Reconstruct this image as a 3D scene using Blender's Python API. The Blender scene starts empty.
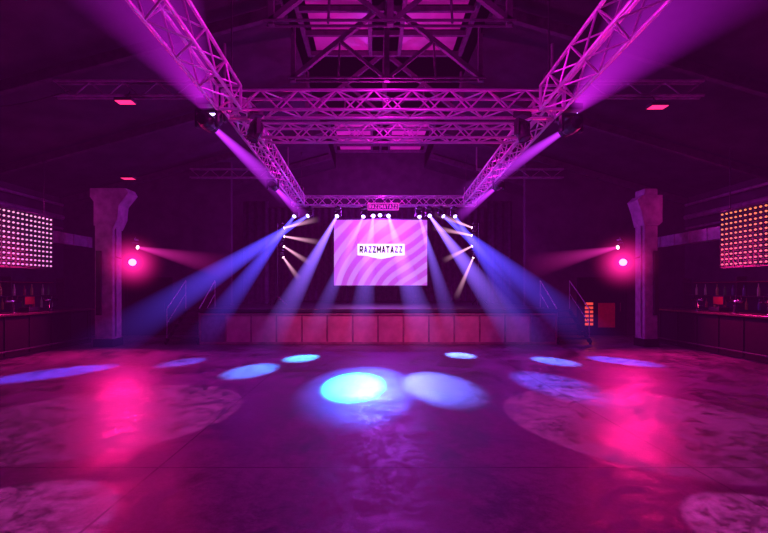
import bpy, bmesh, math, random
from mathutils import Vector, Matrix, Euler
random.seed(7)
S = bpy.context.scene
COL = S.collection
S.view_settings.view_transform = 'Standard'

# ------------------------------------------------------------------ helpers
def link(o):
    COL.objects.link(o); return o

def empty(name, loc, label=None, category=None, group=None):
    o = bpy.data.objects.new(name, None); o.location = loc; o.empty_display_size = .1
    link(o)
    if label: o["label"] = label
    if category: o["category"] = category
    if group: o["group"] = group
    return o

def obj(name, bm, mat, loc=(0,0,0), parent=None, label=None, category=None, kind=None, group=None, smooth=False, rot=None):
    me = bpy.data.meshes.new(name)
    bmesh.ops.recalc_face_normals(bm, faces=bm.faces)
    bm.to_mesh(me); bm.free()
    if mat:
        for m in (mat if isinstance(mat, (list, tuple)) else [mat]): me.materials.append(m)
    if smooth:
        for p in me.polygons: p.use_smooth = True
    o = bpy.data.objects.new(name, me); o.location = loc
    if rot is not None:
        o.rotation_mode = 'QUATERNION'; o.rotation_quaternion = rot
    link(o)
    if parent: o.parent = parent
    if label: o["label"] = label
    if category: o["category"] = category
    if kind: o["kind"] = kind
    if group: o["group"] = group
    return o

def box(bm, c, s, bevel=0.0, rot=None):
    r = bmesh.ops.create_cube(bm, size=1.0)
    vs = r['verts']
    for v in vs:
        v.co = Vector((v.co.x*s[0], v.co.y*s[1], v.co.z*s[2]))
    if bevel > 0:
        es = list({e for v in vs for e in v.link_edges})
        rb = bmesh.ops.bevel(bm, geom=es, offset=bevel, segments=2, affect='EDGES', profile=.5)
        vs = list({v for f in rb['faces'] for v in f.verts} | {v for v in vs if v.is_valid})
    for v in vs:
        if rot is not None: v.co = rot @ v.co
        v.co += Vector(c)
    return vs

def tube(bm, a, b, r, seg=8, r2=None):
    a = Vector(a); b = Vector(b); d = b-a; L = d.length
    q = d.to_track_quat('Z', 'Y').to_matrix().to_4x4()
    m = Matrix.Translation((a+b)/2) @ q
    bmesh.ops.create_cone(bm, cap_ends=True, segments=seg, radius1=r, radius2=r if r2 is None else r2, depth=L, matrix=m)

def lathe(bm, prof, seg=12, c=(0,0,0)):
    rings = []
    for r, z in prof:
        rings.append([bm.verts.new((c[0]+r*math.cos(2*math.pi*i/seg), c[1]+r*math.sin(2*math.pi*i/seg), c[2]+z)) for i in range(seg)])
    for k in range(len(rings)-1):
        for i in range(seg):
            j = (i+1) % seg
            bm.faces.new((rings[k][i], rings[k][j], rings[k+1][j], rings[k+1][i]))
    bm.faces.new(rings[0]); bm.faces.new(rings[-1])

def quad(bm, pts):
    return bm.faces.new([bm.verts.new(p) for p in pts])

def mat(name, col, rough=.6, metal=0., emis=None, es=0., var=.25, scale=6., bump=0., spec=.5):
    m = bpy.data.materials.new(name); m.use_nodes = True
    nt = m.node_tree; b = nt.nodes['Principled BSDF']
    b.inputs['Roughness'].default_value = rough
    b.inputs['Metallic'].default_value = metal
    b.inputs['Specular IOR Level'].default_value = spec
    tc = nt.nodes.new('ShaderNodeTexCoord')
    n = nt.nodes.new('ShaderNodeTexNoise'); n.inputs['Scale'].default_value = scale; n.inputs['Detail'].default_value = 4
    nt.links.new(tc.outputs['Object'], n.inputs['Vector'])
    cr = nt.nodes.new('ShaderNodeValToRGB')
    cr.color_ramp.elements[0].position = .3; cr.color_ramp.elements[1].position = .7
    cr.color_ramp.elements[0].color = tuple(c*(1-var) for c in col)+(1,)
    cr.color_ramp.elements[1].color = tuple(min(1, c*(1+var)) for c in col)+(1,)
    nt.links.new(n.outputs['Fac'], cr.inputs['Fac'])
    nt.links.new(cr.outputs['Color'], b.inputs['Base Color'])
    if emis:
        b.inputs['Emission Color'].default_value = tuple(emis)+(1,)
        b.inputs['Emission Strength'].default_value = es
    if bump:
        bp = nt.nodes.new('ShaderNodeBump'); bp.inputs['Strength'].default_value = bump; bp.inputs['Distance'].default_value = .02
        nt.links.new(n.outputs['Fac'], bp.inputs['Height']); nt.links.new(bp.outputs['Normal'], b.inputs['Normal'])
    return m

M = {}
M['black'] = mat('black_paint', (.02,.018,.022), .45)
M['wall'] = mat('dark_wall', (.05,.035,.05), .85, scale=2, bump=.3, spec=.2)
M['ceil'] = mat('dark_ceiling', (.055,.04,.055), .9, scale=1.5, bump=.4, spec=.2)
M['beam'] = mat('dark_steel', (.05,.04,.05), .5, .2)
M['raft'] = mat('dark_rafter', (.055,.04,.055), .8, spec=.2)
M['gable'] = mat('dark_painted_timber', (.09,.07,.09), .7, spec=.25)
M['girder'] = mat('painted_girder', (.22,.18,.22), .5, .3)
M['alu'] = mat('truss_aluminium', (.74,.52,.74), .38, .6, var=.1)
M['column'] = mat('painted_plaster', (.25,.22,.26), .75, bump=.15, scale=4, var=.3)
M['dim_panel'] = mat('dim_panel_paint', (.12,.10,.12), .7)
M['deck'] = mat('stage_deck', (.03,.025,.03), .35, scale=3)
M['wood'] = mat('stage_front_plywood', (.38,.22,.20), .6, scale=2.5)
M['frame'] = mat('stage_frame', (.20,.10,.11), .6)
M['curtain'] = mat('black_curtain', (.08,.05,.09), .9)
M['counter'] = mat('counter_top', (.06,.03,.03), .3)
M['counterf'] = mat('counter_front', (.007,.005,.006), .7, spec=.2)
M['shelf'] = mat('dark_shelf', (.04,.02,.02), .5)
M['chrome'] = mat('chrome', (.6,.6,.6), .15, 1.)
M['cable'] = mat('cable_rubber', (.02,.02,.02), .6)
M['pinkled'] = mat('pink_lamp', (.9,.1,.5), .3, emis=(1,.045,.24), es=18)
M['redled'] = mat('red_flood', (.8,.1,.2), .3, emis=(1,.03,.18), es=1.4)
M['orange'] = mat('orange_glow', (.8,.3,.1), .4, emis=(1,.09,.04), es=.7)
M['redpane'] = mat('red_glow_pane', (.3,.03,.03), .3, emis=(1,.01,.06), es=.04)
M['lens'] = mat('lamp_lens', (.6,.6,.9), .2, emis=(.55,.38,1), es=7)
M['lensw'] = mat('lamp_lens_warm', (.9,.8,.7), .2, emis=(1,.6,.75), es=4)
M['lenso'] = mat('lamp_lens_unlit', (.1,.08,.12), .1)

# ------------------------------------------------------------------ floor
def floor_mat():
    m = bpy.data.materials.new('polished_concrete'); m.use_nodes = True
    nt = m.node_tree; b = nt.nodes['Principled BSDF']; L = nt.links.new
    tc = nt.nodes.new('ShaderNodeTexCoord')
    def noise(sc,de,ro,dist=0):
        n=nt.nodes.new('ShaderNodeTexNoise'); n.inputs['Scale'].default_value=sc; n.inputs['Detail'].default_value=de; n.inputs['Roughness'].default_value=ro
        n.inputs['Distortion'].default_value=dist; L(tc.outputs['Object'], n.inputs['Vector']); return n.outputs['Fac']
    def ma(op,a,b_=None,c=None):
        n = nt.nodes.new('ShaderNodeMath'); n.operation = op
        for i,v in enumerate((a,b_,c)):
            if v is None: continue
            if isinstance(v,(int,float)): n.inputs[i].default_value = v
            else: L(v, n.inputs[i])
        return n.outputs[0]
    n1 = noise(.8,10,.7,.6); n2 = noise(10,8,.8); n3 = noise(3.0,9,.75,1.2)
    mx = ma('ADD', ma('MULTIPLY_ADD', n2, .36, ma('MULTIPLY', n1, .30)), ma('MULTIPLY', n3, .38))
    cr = nt.nodes.new('ShaderNodeValToRGB')
    cr.color_ramp.elements[0].position = .455; cr.color_ramp.elements[1].position = .575
    cr.color_ramp.elements[0].color = (.014,.012,.014,1); cr.color_ramp.elements[1].color = (.17,.145,.17,1)
    L(mx, cr.inputs['Fac'])
    br = nt.nodes.new('ShaderNodeTexBrick'); br.offset = 0; br.inputs['Scale'].default_value = 1
    br.inputs['Brick Width'].default_value = 5.2; br.inputs['Row Height'].default_value = 5.2; br.inputs['Mortar Size'].default_value = .012
    br.inputs['Color1'].default_value = (1,1,1,1); br.inputs['Color2'].default_value = (1,1,1,1); br.inputs['Mortar'].default_value = (.35,.35,.35,1)
    mp = nt.nodes.new('ShaderNodeMapping'); mp.inputs['Location'].default_value = (2.1,1.3,0)
    L(tc.outputs['Object'], mp.inputs['Vector']); L(mp.outputs[0], br.inputs['Vector'])
    # scuffs and scratches
    sc = noise(5.5,3,.5,6.0)
    scr = nt.nodes.new('ShaderNodeValToRGB'); e0=scr.color_ramp.elements
    e0[0].position=.485; e0[0].color=(1,1,1,1); e0[1].position=.515; e0[1].color=(1,1,1,1)
    md=e0.new(.5); md.color=(.45,.45,.45,1); L(sc,scr.inputs['Fac'])
    m1 = nt.nodes.new('ShaderNodeMix'); m1.data_type='RGBA'; m1.blend_type='MULTIPLY'; m1.inputs[0].default_value=.7
    L(cr.outputs['Color'], m1.inputs[6]); L(scr.outputs['Color'], m1.inputs[7])
    mm = nt.nodes.new('ShaderNodeMix'); mm.data_type = 'RGBA'; mm.blend_type = 'MULTIPLY'; mm.inputs[0].default_value = 1
    L(m1.outputs[2], mm.inputs[6]); L(br.outputs['Color'], mm.inputs[7]); L(mm.outputs[2], b.inputs['Base Color'])
    rr = nt.nodes.new('ShaderNodeMapRange'); rr.inputs['From Min'].default_value = .455; rr.inputs['From Max'].default_value = .58
    rr.inputs['To Min'].default_value = .30; rr.inputs['To Max'].default_value = .60
    L(mx, rr.inputs['Value']); L(rr.outputs[0], b.inputs['Roughness'])
    sp = nt.nodes.new('ShaderNodeMapRange'); sp.inputs['From Min'].default_value = .455; sp.inputs['From Max'].default_value = .58
    sp.inputs['To Min'].default_value = .60; sp.inputs['To Max'].default_value = .25
    L(mx, sp.inputs['Value']); L(sp.outputs[0], b.inputs['Specular IOR Level'])
    bp = nt.nodes.new('ShaderNodeBump'); bp.inputs['Strength'].default_value = .45; bp.inputs['Distance'].default_value = .02
    L(mx, bp.inputs['Height']); L(bp.outputs['Normal'], b.inputs['Normal'])
    return m
bm = bmesh.new(); box(bm, (0,8,-.1), (23.4,24,.2))
obj('floor', bm, floor_mat(), kind='structure')

# ------------------------------------------------------------------ shell (closed hall)
def wallbox(name, c, s, m='wall'):
    bm = bmesh.new(); box(bm, c, s); return obj(name, bm, M[m], kind='structure')
wallbox('wall_left', (-11.6,8,2.6), (.2,24.2,5.2))
wallbox('wall_right', (11.6,8,2.6), (.2,24.2,5.2))
wallbox('wall_back', (0,19.95,4.3), (23.4,.2,8.6))
wallbox('wall_front', (0,-3.95,4.3), (23.4,.2,8.6))
wallbox('wall_stage_left', (-8.4,14.9,3.2), (6.2,.2,6.4))
wallbox('wall_stage_right', (8.55,14.9,3.2), (5.9,.2,6.4))

bm = bmesh.new()
prof = [(-11.7,5.0),(-1.9,7.7),(-1.9,8.5),(2.5,8.5),(2.5,7.7),(11.7,5.0)]
for (x0,z0),(x1,z1) in zip(prof[:-1], prof[1:]):
    quad(bm, [(x0,-4.05,z0),(x1,-4.05,z1),(x1,20.05,z1),(x0,20.05,z0)])
bmesh.ops.solidify(bm, geom=bm.faces[:], thickness=.06)
obj('ceiling', bm, M['ceil'], kind='structure')

for y in (3.0,5.6,8.3,11.4,14.6,17.5):
    for sx in (-1,1):
        a = Vector((-11.4,y,4.9)) if sx < 0 else Vector((11.4,y,4.9))
        b = Vector((-1.9,y,7.5)) if sx < 0 else Vector((2.5,y,7.5))
        bm = bmesh.new()
        d = b-a; q = d.to_track_quat('X','Z').to_matrix()
        box(bm, (0,0,0), (d.length,.12,.22), .01, rot=q)
        obj('rafter', bm, M['raft'], loc=(a+b)/2, label="dark painted sloping roof rafter", category="roof beam", group="roof rafters")

def skylight(n, y0, y1, es):
    p = empty('window_%d'%n, (0.3,(y0+y1)/2,8.1)); p["kind"] = 'structure'
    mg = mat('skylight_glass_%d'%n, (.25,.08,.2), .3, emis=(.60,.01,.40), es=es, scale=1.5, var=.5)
    L = (y1-y0)
    for sx in (-1,1):
        x = sx*1.15
        for k in range(4):
            yy = -L/2+L*(k+.5)/4
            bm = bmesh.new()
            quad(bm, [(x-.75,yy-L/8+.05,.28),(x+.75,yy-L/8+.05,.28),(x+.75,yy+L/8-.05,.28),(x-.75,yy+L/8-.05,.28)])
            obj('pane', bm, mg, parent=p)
    bm = bmesh.new()
    for x in (-2.1,-.4,0,.4,2.1):
        box(bm, (x,0,.2), (.1,L,.14))
    for k in range(5):
        box(bm, (0,-L/2+L*k/4,.2), (4.2,.08,.12))
    obj('frame', bm, M['gable'], parent=p)
skylight(1, 7.6, 11.2, .26)
skylight(2, 15.6, 19.2, .55)

def gable(y):
    bm = bmesh.new()
    for yy in (-.08,.08):
        tube(bm, (-2.3,yy,-1.1),(2.3,yy,-1.1),.025)
    box(bm, (0,0,-.2),(.12,.12,1.9))
    for sx in (-1,1):
        a = Vector((sx*2.25,0,-1.1)); b = Vector((0,0,.7)); d = b-a
        box(bm, (a+b)/2, (d.length,.10,.10), rot=d.to_track_quat('X','Z').to_matrix())
        a = Vector((0,0,-1.1)); b = Vector((sx*1.1,0,-.2)); d = b-a
        box(bm, (a+b)/2, (d.length,.07,.07), rot=d.to_track_quat('X','Z').to_matrix())
        a = Vector((sx*1.15,0,-1.1)); b = Vector((sx*1.1,0,-.2)); d = b-a
        tube(bm, a, b, .025)
        box(bm, (sx*2.2,0,-.5),(.10,.10,1.3))
    obj('roof_truss', bm, M['gable'], loc=(.3,y,7.75), label="dark triangular king-post roof truss under the lantern", category="roof truss", group="roof trusses")
for y in (7.4,9.4,11.4): gable(y)

def lattice(x0,x1,y,z,h=.3):
    bm = bmesh.new(); L = x1-x0
    for zz in (0,h):
        for yy in (-.06,.06): tube(bm,(-L/2,yy,zz),(L/2,yy,zz),.03,6)
    n = int(L/.35)
    for i in range(n):
        xa = -L/2+L*i/n; xb = -L/2+L*(i+1)/n
        tube(bm,(xa,0,0 if i%2 else h),(xb,0,h if i%2 else 0),.016,5)
    for xx in (-L/2, L/2): tube(bm,(xx,0,h),(xx,0,1.1 if abs((x0 if xx<0 else x1))<6 else h+.02),.03,6)
    obj('tie_girder', bm, M['girder'], loc=((x0+x1)/2,y,z), label="dark steel lattice tie girder below the roof", category="girder", group="tie girders")
for y in (8.3,14.4):
    lattice(-6.6,-3.1,y,5.72); lattice(3.7,6.8,y,5.72)

# ------------------------------------------------------------------ lighting truss
def truss(p0, p1, size=.38, label="silver aluminium box lighting truss hanging over the dance floor"):
    p0 = Vector(p0); p1 = Vector(p1); d = p1-p0; L = d.length
    e = empty('lighting_truss', p0, label, "lighting truss", "lighting rig trusses")
    q = d.to_track_quat('X','Z')
    h = size/2
    cor = [(-h,-h),(h,-h),(h,h),(-h,h)]
    for (y,z) in cor:
        bm = bmesh.new(); tube(bm,(0,y,z),(L,y,z),.026,10)
        obj('main_tube', bm, M['alu'], parent=e, smooth=True, rot=q)
    bm = bmesh.new(); n = max(2,int(round(L/(size*.95))))
    for k in range(4):
        a = cor[k]; b = cor[(k+1)%4]
        for i in range(n):
            xa = L*i/n; xb = L*(i+1)/n
            s, t = (a,b) if (i+k)%2 else (b,a)
            tube(bm,(xa,s[0],s[1]),(xb,t[0],t[1]),.014,6)
    obj('bracing', bm, M['alu'], parent=e, rot=q)
    for x in (0.0,L):
        bm = bmesh.new()
        for k in range(4):
            a = cor[k]; b = cor[(k+1)%4]; tube(bm,(x,a[0],a[1]),(x,b[0],b[1]),.026,6)
        obj('end_frame', bm, M['alu'], parent=e, rot=q)
    return e
TZ = 4.85
truss((-2.25,2.2,TZ),(-2.36,6.5,TZ)); truss((2.72,2.2,TZ),(2.90,6.5,TZ))
truss((-2.5,6.75,TZ),(3.12,6.75,TZ),.32)
truss((-2.25,8.0,TZ),(2.9,8.0,TZ),.28)
truss((-2.37,7.0,TZ),(-2.62,14.1,TZ),.32); truss((2.96,7.0,TZ),(3.32,14.1,TZ),.32)
truss((-2.9,14.3,TZ),(3.6,14.3,TZ),.32, "silver aluminium box lighting truss above the stage edge")
for (x,y) in ((-2.4,6.75),(2.95,6.75),(-2.6,14.3),(3.3,14.3)):
    bm = bmesh.new(); tube(bm,(0,0,.25),(0,0,1.75),.012,6); lathe(bm,[(.02,.2),(.09,.24),(.09,.5),(.03,.55)],10)
    obj('chain_hoist', bm, M['black'], loc=(x,y,TZ), label="black chain hoist holding the lighting truss", category="hoist", group="truss hoists")

# ------------------------------------------------------------------ moving heads with beams
def beam_mat(L, r0, r1, col, st, p=1.3):  # beam light in haze painted as an emissive cone volume
    m = bpy.data.materials.new('glow_haze'); m.use_nodes = True
    nt = m.node_tree; nt.nodes.clear(); K = nt.links.new
    out = nt.nodes.new('ShaderNodeOutputMaterial'); em = nt.nodes.new('ShaderNodeEmission')
    em.inputs['Color'].default_value = tuple(col)+(1,)
    tc = nt.nodes.new('ShaderNodeTexCoord'); sp = nt.nodes.new('ShaderNodeSeparateXYZ'); K(tc.outputs['Object'], sp.inputs[0])
    def ma(op,a,b=None,c=None):
        n = nt.nodes.new('ShaderNodeMath'); n.operation = op
        for i,v in enumerate((a,b,c)):
            if v is None: continue
            if isinstance(v,(int,float)): n.inputs[i].default_value = v
            else: K(v, n.inputs[i])
        return n.outputs[0]
    t = ma('MULTIPLY', sp.outputs['Z'], -1.0/L)
    r = ma('MULTIPLY_ADD', t, r1-r0, r0)
    rho2 = ma('ADD', ma('MULTIPLY',sp.outputs['X'],sp.outputs['X']), ma('MULTIPLY',sp.outputs['Y'],sp.outputs['Y']))
    fall = ma('POWER', ma('MAXIMUM', ma('SUBTRACT', 1.0, ma('DIVIDE', rho2, ma('MULTIPLY', r, r))), 0.0), .6)
    fade = ma('POWER', ma('MAXIMUM', ma('SUBTRACT', 1.0, t), 0.0), p)
    s = ma('MULTIPLY', ma('DIVIDE', ma('MULTIPLY', fall, fade), ma('POWER', r, 1.45)), st)
    K(s, em.inputs['Strength']); K(em.outputs[0], out.inputs['Volume'])
    return m

def mesh_of(build, m, smooth=False):
    bm = bmesh.new(); build(bm); bmesh.ops.recalc_face_normals(bm, faces=bm.faces)
    me = bpy.data.meshes.new('part'); bm.to_mesh(me); bm.free(); me.materials.append(m)
    if smooth:
        for p in me.polygons: p.use_smooth = True
    return me
ME_base = mesh_of(lambda bm: (box(bm,(0,0,0),(.26,.2,.09),.015), box(bm,(0,0,.07),(.06,.12,.08),.01)), M['black'])
def _yoke(bm):
    box(bm,(0,0,-.07),(.30,.09,.04),.008)
    for s in (-1,1): box(bm,(s*.15,0,-.19),(.035,.09,.26),.012)
ME_yoke = mesh_of(_yoke, M['black'])
ME_head = mesh_of(lambda bm: lathe(bm,[(.05,.17),(.095,.15),(.115,.05),(.115,-.05),(.10,-.09),(.105,-.17),(.09,-.175),(.085,-.16)],16), M['black'], False)
def lensmesh(m): return mesh_of(lambda bm: lathe(bm,[(.084,-.166),(.06,-.178),(.02,-.185)],16), m)
ME_lens = {k: lensmesh(M[k]) for k in ('lens','lensw','lenso')}

def raw(name, me, parent, loc=(0,0,0), q=None, label=None):
    o = bpy.data.objects.new(name, me); o.location = loc
    if q is not None: o.rotation_mode='QUATERNION'; o.rotation_quaternion = q
    link(o); o.parent = parent
    if label: o["label"] = label
    return o

def moving_head(head_at, target, col=None, st=1., r0=.06, r1=.5, blen=None, lens='lens', spot=None, p=1.3, flip=1, scale=1.,
                label="black moving head spotlight hanging from the truss", group="moving head spotlights"):
    h = Vector(head_at); t = Vector(target); d = (t-h); dist = d.length; d.normalize()
    e = empty('moving_head_light', h, label, "stage light", group)
    up = .23*scale*flip
    yaw = math.atan2(d.x, -d.y) 
    qz = Euler((0 if flip>0 else math.pi,0,yaw)).to_quaternion()
    raw('base', ME_base, e, (0,0,up+.045), qz).scale = (scale,)*3
    raw('yoke', ME_yoke, e, (0,0,up), qz).scale = (scale,)*3
    q = d.to_track_quat('-Z','Y')
    raw('head', ME_head, e, (0,0,0), q).scale = (scale,)*3
    raw('lens', ME_lens[lens], e, (0,0,0), q).scale = (scale,)*3
    if col:
        L = blen or dist*.97
        rr1 = r0+(r1-r0)*L/dist
        bm = bmesh.new()
        bmesh.ops.create_cone(bm, cap_ends=True, segments=32, radius1=rr1, radius2=r0, depth=L, matrix=Matrix.Translation((0,0,-L/2)))
        obj('glow_volume', bm, beam_mat(L, r0, rr1, col, st, p), loc=d*.18*scale, parent=e, rot=q, label="glowing cone shaped as a beam of coloured light in haze")
    if spot:
        w, ang, bl, c = spot
        ld = bpy.data.lights.new('spot','SPOT'); ld.energy = w; ld.color = c; ld.spot_size = math.radians(ang*2); ld.spot_blend = bl; ld.shadow_soft_size = .03
        lo = bpy.data.objects.new('spot_lamp', ld); lo.location = d*.22*scale; lo.rotation_mode='QUATERNION'; lo.rotation_quaternion = q
        link(lo); lo.parent = e
    return e

BL = (.08,.055,1.0); VI = (.24,.11,1.0); PU = (.60,.03,1.0)
RZ, RY = 4.38, 14.3
rear = [
 (-2.80,(-4.5,9.46,0), BL,.50,.46,14000,4.2,(.08,.08,1)),
 (-2.29,(-6.5,8.3,0),  BL,.66,.62,36000,4.6,(.02,.05,1)),
 (-1.29,(-2.58,8.54,0),VI,.56,.44,36000,4.4,(.04,.19,1)),
 (-.35,(-1.8,10.0,0),  VI,.32,.36,42000,4.2,(.04,.34,1)),
 (-.02,(-.36,7.29,0),  VI,.30,.42,100000,4.2,(.015,.85,1)),
 (.50,(1.19,7.25,0),   VI,.44,.48,22000,5.2,(.09,.14,1)),
 (1.60,(2.24,10.4,0),  VI,.30,.36,36000,4.2,(.10,.20,1)),
 (1.95,(3.3,7.3,0),    VI,.60,.48,18000,5.2,(.09,.08,1)),
 (2.40,(5.9,9.6,0),    BL,.66,.66,44000,4.4,(.02,.06,1)),
 (2.85,(4.3,9.6,0),    BL,.50,.46,34000,4.4,(.05,.14,1)),
]
for x,t,c,st,r1,w,a,sc in rear:
    moving_head((x,RY,RZ), t, c, st, .04, r1, spot=(w,a,.75,sc), p=1.6, scale=.8)

moving_head((.22,RY,RZ+.02), (-.25,7.35,0), None, spot=(11000,7.8,.8,(.03,.10,1)), scale=.8)

for sx,X in ((-1,-3.68),(1,3.98)):
    bm = bmesh.new(); tube(bm,(0,0,0),(0,0,3.1),.03,10)
    for k in range(3):
        a = 2*math.pi*k/3; tube(bm,(0,0,.35),(.35*math.cos(a),.35*math.sin(a),.015),.016,6)
    obj('lighting_stand', bm, M['black'], loc=(X,15.2,1.1), label="black vertical boom stand holding stacked stage lights", category="stand", group="boom stands")
    zs = (3.98,3.70,3.36,2.98)
    if sx<0: tg = [(1.4,.30),(1.5,-.28),(1.1,-.7),(.7,-.9)]
    else: tg = [(-1.5,.5),(-1.6,.28),(-1.2,-.6),(-.75,-1.6)]
    for z,(dx,dz) in zip(zs,tg):
        h = (X-sx*.22,15.0,z)
        moving_head(h, (h[0]+dx,14.7,z+dz), (1,.42,.70), .30, .03, .14, lens='lensw', p=1.3, scale=.6,
                    label="small black moving head spotlight clamped on a boom stand", group="boom stand spotlights")

moving_head((-2.92,7.0,4.66),(-2.75,13.6,4.70),PU,.16,.05,.42,lens='lens',p=1.2,scale=1.2)
moving_head((3.50,7.1,4.62),(2.85,13.0,4.68),PU,.16,.05,.42,lens='lens',p=1.2,scale=1.2)
moving_head((-2.78,11.0,4.56),(-2.6,15.5,4.4),PU,.15,.05,.3,p=1.3)
moving_head((3.42,11.0,4.56),(3.1,15.5,4.4),PU,.15,.05,.3,p=1.3)
PU2=(.62,.012,.80)
moving_head((-3.0,7.5,4.98),(-2.45,3.3,5.15),PU2,.14,.12,.95,p=.4,scale=1.3)
moving_head((3.62,7.5,4.98),(3.3,3.3,5.05),PU2,.17,.12,.95,p=.4,scale=1.3)
DW = (1,.09,.70)
moving_head((-2.0,6.75,4.40),(-3.45,5.72,0),None,spot=(700,19.5,.05,DW),lens='lenso')
moving_head((2.5,6.75,4.40),(3.4,5.45,0),None,spot=(700,20.5,.05,DW),lens='lenso')
moving_head((-2.3,2.7,4.34),(-2.75,2.85,0),None,spot=(1000,11,.05,DW),lens='lenso')
moving_head((2.76,2.7,4.34),(2.95,2.78,0),None,spot=(1300,9,.05,DW),lens='lenso')

# ------------------------------------------------------------------ stage
SX0,SX1,SY0,SY1,SH = -5.35,5.6,12.3,19.6,1.1
st = empty('stage', ((SX0+SX1)/2,SY0,0), "low black stage with plywood panelled front", "stage")
cx = (SX0+SX1)/2
bm = bmesh.new(); box(bm,(0,(SY1-SY0)/2,SH-.06),(SX1-SX0,SY1-SY0,.12),.01); obj('deck', bm, M['deck'], parent=st)
bm = bmesh.new(); box(bm,(0,(SY1-SY0)/2+.1,(SH-.12)/2),(SX1-SX0-.1,SY1-SY0-.2,SH-.14)); obj('substructure', bm, M['black'], parent=st)
npan = 14; pw = (SX1-SX0)/npan
ME_pan = mesh_of(lambda bm: box(bm,(0,0,0),(pw-.05,.03,SH-.26),.008), M['wood'])
ME_pan_dim = mesh_of(lambda bm: box(bm,(0,0,0),(pw-.05,.03,SH-.26),.008), M['dim_panel'])  # end panels darker: fall-off of the front wash put into the colour
for i in range(npan):
    raw('front_panel', ME_pan_dim if i in (0,npan-1) else ME_pan, st, (SX0-cx+pw*(i+.5), .02, (SH-.12)/2))
bm = bmesh.new()
for i in range(npan+1): box(bm,(SX0-cx+pw*i,0.015,(SH-.12)/2),(.04,.05,SH-.13),.005)
box(bm,(0,.01,.05),(SX1-SX0,.07,.08),.005); box(bm,(0,.01,SH-.16),(SX1-SX0,.07,.06),.005)
obj('front_frame', bm, M['frame'], parent=st)
bm = bmesh.new(); box(bm,(0,-.02,SH-.05),(SX1-SX0+.1,.05,.11),.01); obj('edge_trim', bm, M['black'], parent=st)

for sx,X in ((-1,SX0-.6),(1,SX1+.6)):
    e = empty('stage_steps', (X,13.0,0), "black metal steps with handrail beside the stage", "steps", "stage steps")
    bm = bmesh.new()
    for k in range(5):
        box(bm,(0,-.5+.28*k,.2*(k+1)-.02),(1.0,.27,.04),.005)
    for s in (-1,1):
        a = Vector((s*.5,-.65,.05)); b = Vector((s*.5,.75,1.0)); d=b-a
        box(bm,(a+b)/2,(.04,d.length,.14),rot=Euler((math.atan2(d.z,d.y),0,0)).to_matrix())
    obj('stair_flight', bm, M['black'], parent=e)
    for s in (-1,1):
        bm = bmesh.new()
        tube(bm,(s*.5,-.55,.1),(s*.5,-.55,1.1),.018); tube(bm,(s*.5,.7,1.0),(s*.5,.7,2.0),.018)
        tube(bm,(s*.5,-.55,1.1),(s*.5,.7,2.0),.018); tube(bm,(s*.5,-.55,.65),(s*.5,.7,1.55),.012)
        obj('handrail', bm, M['girder'], parent=e)

def curtain(x0,x1,y,z0,z1,label,amp=.07,per=.32):
    bm = bmesh.new(); n = int((x1-x0)/.05); prev=None
    for i in range(n+1):
        x = (x1-x0)*i/n; yy = amp*math.sin(2*math.pi*x/per)+.03*math.sin(x*3.1)
        v = (bm.verts.new((x,yy,0)), bm.verts.new((x,yy*.7,z1-z0)))
        if prev: bm.faces.new((prev[0],v[0],v[1],prev[1]))
        prev=v
    bmesh.ops.solidify(bm, geom=bm.faces[:], thickness=.01)
    obj('curtain', bm, M['curtain'], loc=(x0,y,z0), label=label, category="curtain", smooth=True)
curtain(-5.2,5.4,19.3,1.12,5.6,"dark pleated backdrop curtain at the rear of the stage")
curtain(-5.2,-4.2,15.9,1.12,5.2,"black pleated leg curtain at the stage wing")
curtain(4.5,5.5,15.9,1.12,5.2,"black pleated leg curtain at the stage wing")

# ------------------------------------------------------------------ screen
def screen_mat():
    m = bpy.data.materials.new('screen_picture'); m.use_nodes = True
    nt = m.node_tree; b = nt.nodes['Principled BSDF']; K = nt.links.new
    tc = nt.nodes.new('ShaderNodeTexCoord')
    mp = nt.nodes.new('ShaderNodeMapping'); mp.inputs['Location'].default_value = (-4.2,0,2.4)
    K(tc.outputs['Object'], mp.inputs['Vector'])
    w = nt.nodes.new('ShaderNodeTexWave'); w.wave_type='RINGS'; w.rings_direction='Y'; w.inputs['Scale'].default_value=.60
    w.inputs['Distortion'].default_value=11; w.inputs['Detail'].default_value=.8; w.inputs['Detail Scale'].default_value=.5
    K(mp.outputs[0], w.inputs['Vector'])
    cr = nt.nodes.new('ShaderNodeValToRGB'); cr.color_ramp.elements[0].position=.40; cr.color_ramp.elements[1].position=.60
    cr.color_ramp.elements[0].color=(.50,.08,.64,1); cr.color_ramp.elements[1].color=(.60,.25,.82,1)
    K(w.outputs['Fac'], cr.inputs['Fac'])
    b.inputs['Base Color'].default_value=(.3,.3,.3,1)
    K(cr.outputs['Color'], b.inputs['Emission Color']); b.inputs['Emission Strength'].default_value=.85
    return m
SCY=17.0; scx=.28; zc=3.25; sw,sh=3.95,2.78
e = empty('projection_screen',(scx,SCY,zc-sh/2),"lit projection screen with pink and violet zebra stripes","screen")
bm=bmesh.new(); box(bm,(0,0,sh/2),(sw,.04,sh)); obj('screen_surface',bm,screen_mat(),parent=e)
bm=bmesh.new()
for s in (-1,1): box(bm,(s*(sw/2+.03),.0,sh/2),(.06,.07,sh+.12),.005)
for z in (-.03,sh+.03): box(bm,(0,0,z),(sw+.12,.07,.06),.005)
for s in (-1,1): box(bm,(s*1.4,.1,(zc-sh/2-1.1)/-2),(.06,.06,(zc-sh/2-1.12)),.005)
obj('screen_frame',bm,M['black'],parent=e)
bm=bmesh.new()
pts=[(-1.0,.31),(1.0,.31),(1.0,-.17),(.58,-.19),(.38,-.26),(0,-.33),(-.38,-.26),(-.58,-.19),(-1.0,-.17)]
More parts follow.
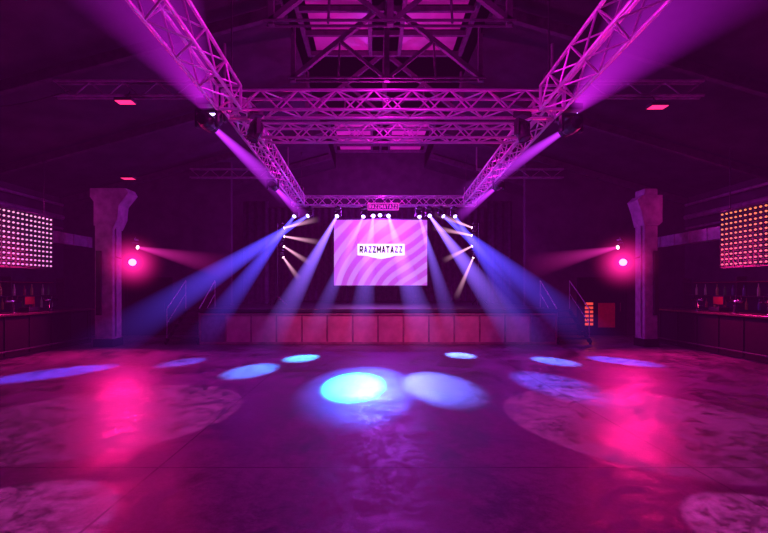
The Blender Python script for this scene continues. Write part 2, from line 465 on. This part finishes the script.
f=bm.faces.new([bm.verts.new((x,0,z)) for x,z in pts]); 
r=bmesh.ops.extrude_face_region(bm,geom=[f]); bmesh.ops.translate(bm,verts=[v for v in r['geom'] if isinstance(v,bmesh.types.BMVert)],vec=(0,.01,0))
M['white']=mat('white_graphic',(.8,.8,.8),.6,emis=(1,.92,1),es=1.15,var=.02)
M['inkp']=mat('black_graphic',(.01,.01,.01),.9,spec=.1)
obj('logo_plate',bm,M['white'],loc=(.02,-.04,1.45),parent=e)

H=1.25
GL={'R':[((.13,0),(.13,H)),((0,H-.13),(.85,H-.13)),((0,.55),(.85,.55)),((.84,.48),(.84,H-.02)),((.40,.55),(.86,0))],
    'A':[((.12,0),(.5,H)),((.88,0),(.5,H)),((.25,.36),(.75,.36))],
    'Z':[((.03,H-.13),(.97,H-.13)),((.03,.13),(.97,.13)),((.85,H-.1),(.15,.1))],
    'M':[((.13,0),(.13,H)),((1.02,0),(1.02,H)),((.13,H-.05),(.575,.35)),((1.02,H-.05),(.575,.35))],
    'T':[((.5,0),(.5,H)),((.0,H-.13),(1.0,H-.13))]}
GW={'R':1.0,'A':1.0,'Z':1.0,'M':1.15,'T':1.0}
def text(name, s, w, h, m, loc, parent, sw=.25, gap=.22):
    tot=sum(GW[c] for c in s)+gap*(len(s)-1); kx=w/tot; kz=h/H
    bm=bmesh.new(); x=-tot/2
    for c in s:
        for (a,b) in GL[c]:
            a=Vector(a); b=Vector(b); d=(b-a).normalized(); n=Vector((-d.y,d.x))*sw/2
            ps=[a+n,b+n,b-n,a-n]
            f=quad(bm,[((x+p.x)*kx,0,(p.y-H/2)*kz) for p in ps])
            r=bmesh.ops.extrude_face_region(bm,geom=[f]); bmesh.ops.translate(bm,verts=[v for v in r['geom'] if isinstance(v,bmesh.types.BMVert)],vec=(0,.008,0))
        x+=GW[c]+gap
    return obj(name,bm,m,loc=loc,parent=parent)
text('lettering','RAZZMATAZZ',1.82,.29,M['inkp'],(.02,-.055,1.525),e,sw=.30,gap=.2)

M['boardp']=mat('pink_board',(.6,.1,.4),.5,emis=(.9,.07,.5),es=.6)
M['darkp']=mat('dark_violet_print',(.08,.01,.1),.6)
e=empty('name_board',(.32,14.02,4.60),"small pink illuminated name board clipped to the truss","sign")
bm=bmesh.new(); box(bm,(0,0,0),(1.08,.04,.26),.01); obj('board',bm,M['darkp'],parent=e)
bm=bmesh.new()
for z in (-.115,.115): box(bm,(0,-.025,z),(1.08,.02,.025))
for s in (-1,1): box(bm,(s*.53,-.025,0),(.025,.02,.25))
obj('border',bm,M['boardp'],parent=e)
text('lettering','RAZZMATAZZ',.98,.14,M['boardp'],(0,-.035,0),e)
for s in (-1,1):
    bm=bmesh.new(); tube(bm,(s*.4,0,.12),(s*.4,.1,.2),.012,6)
    obj('clamp',bm,M['black'],parent=e)

# ------------------------------------------------------------------ columns
for sx,X in ((-1,-8.0),(1,8.2)):
    e=empty('column',(X,12.05,0),"painted square column with flared bracket head","column",group="hall columns")
    W=.27 if sx<0 else .20
    bm=bmesh.new(); box(bm,(0,0,2.35),(W*2,.44,4.7),.03); obj('shaft',bm,M['column'],parent=e)
    bm=bmesh.new()
    if sx<0: prf=[(-W-.01,3.6),(-W-.01,4.3),(-W-.12,4.45),(-W-.12,4.7),(.66,4.7),(.74,4.55),(.46,4.2),(.42,3.8),(W+.01,3.5)]
    else: prf=[(W+.01,3.6),(W+.12,3.7),(W+.12,4.5),(-W-.06,4.5),(-W-.22,4.35),(-W-.1,4.0),(-W-.01,3.6)]
    f=bm.faces.new([bm.verts.new((x,-.24,z)) for x,z in prf])
    r=bmesh.ops.extrude_face_region(bm,geom=[f]); bmesh.ops.translate(bm,verts=[v for v in r['geom'] if isinstance(v,bmesh.types.BMVert)],vec=(0,.48,0))
    obj('bracket_head',bm,M['column'],parent=e)
    bm=bmesh.new(); box(bm,(0,0,.12),(W*2+.06,.5,.24),.02); obj('plinth',bm,M['counterf'],parent=e)
    bm=bmesh.new(); box(bm,(sx*.12,-.25,1.9),(.14,.06,1.9),.01); obj('cable_trunking',bm,M['black'],parent=e)
    bm=bmesh.new(); tube(bm,(-sx*(W+.03),-.1,.3),(-sx*(W+.03),-.1,3.6),.02,8); obj('conduit',bm,M['girder'],parent=e)
    lx=-7.13 if sx<0 else 7.35
    e2=empty('flood_light',(lx,11.75,2.52),"round pink LED wash light glowing on a column bracket","stage light",group="pink wash lights")
    dq=Vector((-lx*.12,-1,-.18)).normalized(); q=dq.to_track_quat('-Z','Y')
    raw('body',ME_head,e2,(0,0,0),q)
    bm=bmesh.new(); lathe(bm,[(.10,-.176),(.09,-.20),(.03,-.21)],16); obj('lens',bm,M['pinkled'],parent=e2,rot=q)
    bm=bmesh.new(); tube(bm,(0,.05,.0),(sx*.52,.1,.15),.02); tube(bm,(-.14,.02,0),(.14,.02,0),.015); obj('bracket',bm,M['black'],parent=e2)
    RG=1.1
    bm=bmesh.new(); bmesh.ops.create_uvsphere(bm,u_segments=20,v_segments=12,radius=RG)  # glow round the flood painted as an emissive sphere
    gm=bpy.data.materials.new('glow_haze_round'); gm.use_nodes=True; nt=gm.node_tree; nt.nodes.clear()
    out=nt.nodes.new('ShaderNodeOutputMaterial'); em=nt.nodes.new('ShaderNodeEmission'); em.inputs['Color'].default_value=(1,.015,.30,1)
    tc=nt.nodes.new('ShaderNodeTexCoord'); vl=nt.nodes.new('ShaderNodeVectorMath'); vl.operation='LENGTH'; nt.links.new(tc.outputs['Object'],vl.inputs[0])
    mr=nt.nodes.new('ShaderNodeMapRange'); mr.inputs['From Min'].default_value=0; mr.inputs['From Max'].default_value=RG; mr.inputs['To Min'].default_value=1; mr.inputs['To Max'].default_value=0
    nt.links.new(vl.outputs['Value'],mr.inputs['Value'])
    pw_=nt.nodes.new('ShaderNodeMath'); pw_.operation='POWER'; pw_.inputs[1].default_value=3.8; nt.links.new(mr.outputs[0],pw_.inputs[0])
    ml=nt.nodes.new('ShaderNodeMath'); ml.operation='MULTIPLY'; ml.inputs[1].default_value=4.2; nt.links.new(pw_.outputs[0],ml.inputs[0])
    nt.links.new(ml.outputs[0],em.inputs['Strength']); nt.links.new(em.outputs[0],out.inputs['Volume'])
    obj('glow_volume',bm,gm,loc=dq*.2,parent=e2,label="glowing ball shaped as pink lamp light in haze")
    ld=bpy.data.lights.new('pink','SPOT'); ld.energy=700; ld.color=(1,.010,.24); ld.spot_size=math.radians(150); ld.spot_blend=.6; ld.shadow_soft_size=.14
    lo=bpy.data.objects.new('pink_lamp',ld); lo.location=(0,-.36,-.02); lo.rotation_euler=Vector((0,-1,-.45)).to_track_quat('-Z','Y').to_euler(); link(lo); lo.parent=e2
    moving_head((lx,11.9,2.98),(lx-sx*3.2,11.2,2.3),(1,.03,.5),.12,.04,.45,p=1.2,scale=.7,label="small moving head throwing a pink beam beside the column",group="column spotlights",lens='lensw')

# ------------------------------------------------------------------ bars
bottle_cols=[(.05,.12,.05),(.25,.09,.04),(.35,.2,.28),(.3,.04,.06),(.08,.06,.22),(.35,.16,.08)]
BM=[mat('bottle_glass_%d'%i,c,.15,emis=c,es=.02) for i,c in enumerate(bottle_cols)]
def bottle_mesh(m,k):
    h=.30+.03*k
    return mesh_of(lambda bm: lathe(bm,[(.036,0),(.038,.01),(.038,h*.55),(.03,h*.68),(.013,h*.78),(.013,h*.94),(.016,h*.95),(.016,h)],10),m,True)
BME=[bottle_mesh(m,i%3) for i,m in enumerate(BM)]
for sx in (-1,1):
    Xf=sx*9.0
    e=empty('bar_counter',(Xf,10.2,0),"long dark bar counter with panelled front","bar counter",group="bar counters")
    bm=bmesh.new(); box(bm,(sx*.3,0,1.08),(.72,5.4,.06),.012); obj('counter_top',bm,M['counter'],parent=e)
    bm=bmesh.new(); box(bm,(sx*.32,0,.53),(.5,5.3,1.05),.01)
    for k in range(8): box(bm,(sx*.06,-2.5+.71*k,.55),(.03,.06,.95))
    obj('counter_front',bm,M['counterf'],parent=e)
    bm=bmesh.new(); tube(bm,(-sx*.1,-2.6,.2),(-sx*.1,2.6,.2),.022); obj('foot_rail',bm,M['black'],parent=e)
    e=empty('back_bar_shelf',(sx*11.1,11.2,0),"dark back bar cabinet with lit bottle shelves","shelf",group="back bars")
    bm=bmesh.new(); box(bm,(0,0,.55),(.6,6.4,1.1),.01); obj('cabinet',bm,M['counterf'],parent=e)
    for z in (1.5,1.95):
        bm=bmesh.new(); box(bm,(sx*.1,0,z),(.3,6.2,.03),.004); obj('shelf',bm,M['shelf'],parent=e)
    for y in (-3.1,-1.0,1.0,3.1):
        bm=bmesh.new(); box(bm,(sx*.1,y,1.6),(.3,.04,1.0)); obj('upright',bm,M['shelf'],parent=e)
    bm=bmesh.new(); box(bm,(-sx*.05,-0.2,1.93),(.03,5.6,.006)); obj('light_strip',bm,M['redpane'],parent=e)
    for z in (1.1,1.515):
        for k in range(16):
            y=8.35+.36*k+random.uniform(-.08,.08)
            if abs((y-11.2)%2-1)<.06: y+=.1
            i=random.randrange(6)
            o=bpy.data.objects.new('bottle',BME[i]); o.location=(sx*11.12+random.uniform(-.04,.04),y,z+.001); link(o)
            o["label"]=["green glass bottle on the back bar","amber glass bottle on the back bar","clear glass bottle on the back bar","red glass bottle on the back bar","blue glass bottle on the back bar","golden spirit bottle on the back bar"][i]
            o["category"]="bottle"; o["group"]="bottles on the back bar"
    for y in (9.4,10.3,11.5):
        e=empty('beer_tap',(sx*9.3,y,1.112),"chrome beer tap tower on the bar counter","beer tap",group="beer taps")
        bm=bmesh.new(); lathe(bm,[(.07,0),(.07,.02),(.035,.04),(.035,.28)],12); tube(bm,(0,-.22,.3),(0,.22,.3),.04,12); obj('tower',bm,M['chrome'],parent=e,smooth=True)
        for k in (-1,0,1):
            bm=bmesh.new(); tube(bm,(sx*.02,k*.15,.28),(sx*.09,k*.15,.2),.012); tube(bm,(sx*.04,k*.15,.3),(sx*.02,k*.15,.44),.012,8,.02); obj('tap_handle',bm,M['black'],parent=e)
    e=empty('till',(sx*9.4,10.9,1.112),"small till with glowing screen on the bar","till",group="tills")
    bm=bmesh.new(); box(bm,(0,0,.06),(.3,.34,.12),.02); tube(bm,(0,0,.1),(0,0,.25),.02); box(bm,(0,0,.3),(.04,.34,.24),.01); obj('body',bm,M['black'],parent=e)
    bm=bmesh.new(); box(bm,(-sx*.024,0,.3),(.006,.3,.2)); obj('screen',bm,M['redpane'],parent=e)
    Xp=sx*9.0; y1=11.2 if sx<0 else 10.4; rows,cols=11,14; gp=.128
    yC=y1-cols*gp/2-.05; zt=3.70
    e=empty('bulb_panel',(Xp,yC,zt-rows*gp),"square grid panel of glowing round bulbs hung above the bar","light panel",group="bulb panels")
    bm=bmesh.new(); box(bm,(sx*.04,0,rows*gp/2),(.05,cols*gp+.08,rows*gp+.08),.01); obj('back_board',bm,M['black'],parent=e)
    bm=bmesh.new()
    for k in range(rows+1): box(bm,(-sx*.01,0,k*gp),(.06,cols*gp,.01))
    for k in range(cols+1): box(bm,(-sx*.01,-cols*gp/2+k*gp,rows*gp/2),(.06,.01,rows*gp))
    obj('grid',bm,M['beam'],parent=e)
    for s in (-1,1):
        bm=bmesh.new(); tube(bm,(sx*.04,s*.7,rows*gp),(sx*.04,s*.7,rows*gp+1.6),.012,6)
        obj('hanger',bm,M['black'],parent=e)
    top=(.95,.42,.66) if sx<0 else (1,.30,.10); bot=(.85,.30,.70) if sx<0 else (1,.20,.32)
    rm=[];mats=[]
    for k in range(rows):
        f=k/(rows-1); c=tuple(bot[i]*(1-f)+top[i]*f for i in range(3)); mm=mat('bulb_glow',c,.3,emis=c,es=1.15 if sx<0 else 1.0); mats.append(mm)
        rm.append(mesh_of(lambda bm: bmesh.ops.create_uvsphere(bm,u_segments=8,v_segments=6,radius=.025),mm,True))
    cells=[(j,k) for j in range(cols) for k in range(rows)]
    inview=sorted([c for c in cells if yC-cols*gp/2+gp*(c[0]+.5) > (9.5 if sx<0 else 8.9)],key=lambda c:c[0])[:100]
    bmr=bmesh.new(); rest=[c for c in cells if c not in set(inview)]
    for j,k in inview: raw('bulb',rm[k],e,(-sx*.045,-cols*gp/2+gp*(j+.5),gp*(k+.5)))
    for j,k in rest:
        g=bmesh.ops.create_uvsphere(bmr,u_segments=8,v_segments=6,radius=.025,matrix=Matrix.Translation((-sx*.045,-cols*gp/2+gp*(j+.5),gp*(k+.5))))
        for fc in {f for v in g['verts'] for f in v.link_faces}: fc.material_index=k
    if rest: obj('bulb',bmr,mats,parent=e,kind='stuff',smooth=True)
    bm=bmesh.new(); box(bm,(0,0,0),(.2,5.2,.34),.01)
    for k in range(9): box(bm,(-sx*.11,-2.4+.6*k,0),(.02,.04,.34))
    obj('bar_canopy_beam',bm,M['girder'],loc=(sx*9.25,10.4,3.22),label="pale painted beam running above the bar",category="beam",group="bar beams")
    for z,r in ((4.3,.09),(4.75,.05),(3.9,.04)):
        bm=bmesh.new(); tube(bm,(0,-6,0),(0,6.5,0),r,10)
        for k in range(9): tube(bm,(0,-5.6+1.4*k,0),(0,-5.52+1.4*k,0),r*1.2,10); 
        obj('wall_pipe',bm,M['girder'],loc=(sx*11.3,8,z),label="dark service pipe running along the wall",category="pipe",group="wall pipes")

for X,Y,Z in ((-5.0,8.05,5.52),(5.7,8.05,5.42),(-7.0,11.4,4.9)):
    e=empty('red_flood_light',(X,Y,Z),"small rectangular red floodlight under the roof","floodlight",group="red floodlights")
    bm=bmesh.new(); box(bm,(0,0,0),(.36,.2,.07),.01); tube(bm,(0,.0,.03),(0,.15,.25),.015,6); obj('housing',bm,M['black'],parent=e)
    bm=bmesh.new(); box(bm,(0,-.01,-.038),(.32,.17,.01)); obj('glass',bm,M['redled'],parent=e)

bm=bmesh.new(); n=20; P=[]
for i in range(n+1):
    t=i/n; P.append((-8.6+2.4*t,8.2,5.45+.35*t-.12*math.sin(math.pi*t)))
for a,b in zip(P[:-1],P[1:]): tube(bm,a,b,.012,6)
obj('hanging_cable',bm,M['cable'],label="thin black cable strung between roof girders",category="cable")

def door(n,x,y,w,h,lit):
    e=empty('door_%d'%n,(x,y,0)); e["kind"]='structure'
    bm=bmesh.new()
    for s in (-1,1): box(bm,(s*w/2,0,h/2),(.08,.12,h),.01)
    box(bm,(0,0,h),(w+.08,.12,.08),.01); obj('frame',bm,M['counterf'],parent=e)
    bm=bmesh.new(); box(bm,(0,0.02,h/2),(w-.1,.05,h-.06),.01); obj('leaf',bm,M['counterf'],parent=e)
    for k in range(6):
        bm=bmesh.new(); box(bm,(-w*.28,-.02,.42+.15*k),(w*.17,.02,.09)); obj('vision_panel',bm,M['orange'] if lit else M['counterf'],parent=e)
    bm=bmesh.new(); box(bm,(w*.1,-.02,.75),(w*.36,.02,.9)); obj('glass_panel',bm,M['redpane'] if lit else M['counterf'],parent=e)
    bm=bmesh.new(); tube(bm,(w*.38,-.08,.9),(w*.38,-.08,1.2),.012); obj('handle',bm,M['chrome'],parent=e)
door(1,8.4,14.76,1.7,2.1,True)
door(2,-8.3,14.76,1.6,2.1,False)

# ------------------------------------------------------------------ lights
def point(loc,w,col,r=.0):  # unseen point lights added to fill the hall with colour
    ld=bpy.data.lights.new('p','POINT'); ld.energy=w; ld.color=col; ld.shadow_soft_size=r
    o=bpy.data.objects.new('fill_point',ld); o.location=loc; link(o); return o
MG=(.95,.008,.80)
point((-.5,5.2,3.9),66,MG,.1); point((1.4,5.2,3.9),66,MG,.1)
point((0.3,9.8,5.9),280,(.95,.01,.70),.1)
point((0.3,5.0,6.3),140,(.85,.01,.75),.1)
point((-5.5,7,4.2),60,(.6,.01,.55),.1); point((6,7,4.2),60,(.65,.01,.5),.1)
point((0.3,13.0,3.9),90,(.45,.02,1),.1)
point((.3,16.2,4.6),520,(.42,.03,1),.1)
point((.3,16.5,6.2),160,(.95,.01,.6),.1)
point((-4.2,13.4,3.4),55,(.7,.01,.8),.1); point((4.6,13.4,3.4),55,(.7,.01,.8),.1)
point((-8.8,10.9,4.0),16,(.9,.02,.55),.1); point((8.9,10.9,4.0),20,(1,.02,.45),.1)
point((-10.3,11,2.4),5,(1,.03,.3),.1); point((10.3,11,2.4),7,(1,.05,.15),.1)
point((7.6,14.2,.8),4,(1,.05,.05),.05)
def spot(loc,tgt,w,col,ang,bl=.5):  # unseen spots added to wash the stage front and floor
    ld=bpy.data.lights.new('s','SPOT'); ld.energy=w; ld.color=col; ld.spot_size=math.radians(ang); ld.spot_blend=bl; ld.shadow_soft_size=.1
    o=bpy.data.objects.new('fill_wash',ld); o.location=loc; o.rotation_euler=(Vector(tgt)-Vector(loc)).to_track_quat('-Z','Y').to_euler(); link(o)
for x in (-1.7,.3,2.3): spot((x,8.6,4.5),(x*.95,12.4,.75),760,(1,.06,.34),38,1.)
for x in (-3.4,.3,4.0): spot((x,9.8,4.4),(x*1.2,9.4,0),330,(.42,.01,.95),105,1.)

# hall air: faint haze, its glow put in as emission
w=bpy.data.worlds.new('w'); S.world=w; w.use_nodes=True
nt=w.node_tree
nt.nodes['Background'].inputs[0].default_value=(.35,.0,.6,1); nt.nodes['Background'].inputs[1].default_value=.02
ab=nt.nodes.new('ShaderNodeVolumeAbsorption'); ab.inputs['Density'].default_value=.01
em=nt.nodes.new('ShaderNodeEmission'); em.inputs['Color'].default_value=(.72,.004,.64,1); em.inputs['Strength'].default_value=.0018
ad=nt.nodes.new('ShaderNodeAddShader'); nt.links.new(ab.outputs[0],ad.inputs[0]); nt.links.new(em.outputs[0],ad.inputs[1])
nt.links.new(ad.outputs[0],nt.nodes['World Output'].inputs['Volume'])

cam=bpy.data.cameras.new('cam'); co=bpy.data.objects.new('camera',cam); link(co)
co.location=(0,0,1.75); co.rotation_euler=(math.radians(90),0,0)
cam.sensor_width=36; cam.lens=18.75; cam.shift_x=.013; cam.shift_y=.028; cam.clip_end=100
S.camera=co
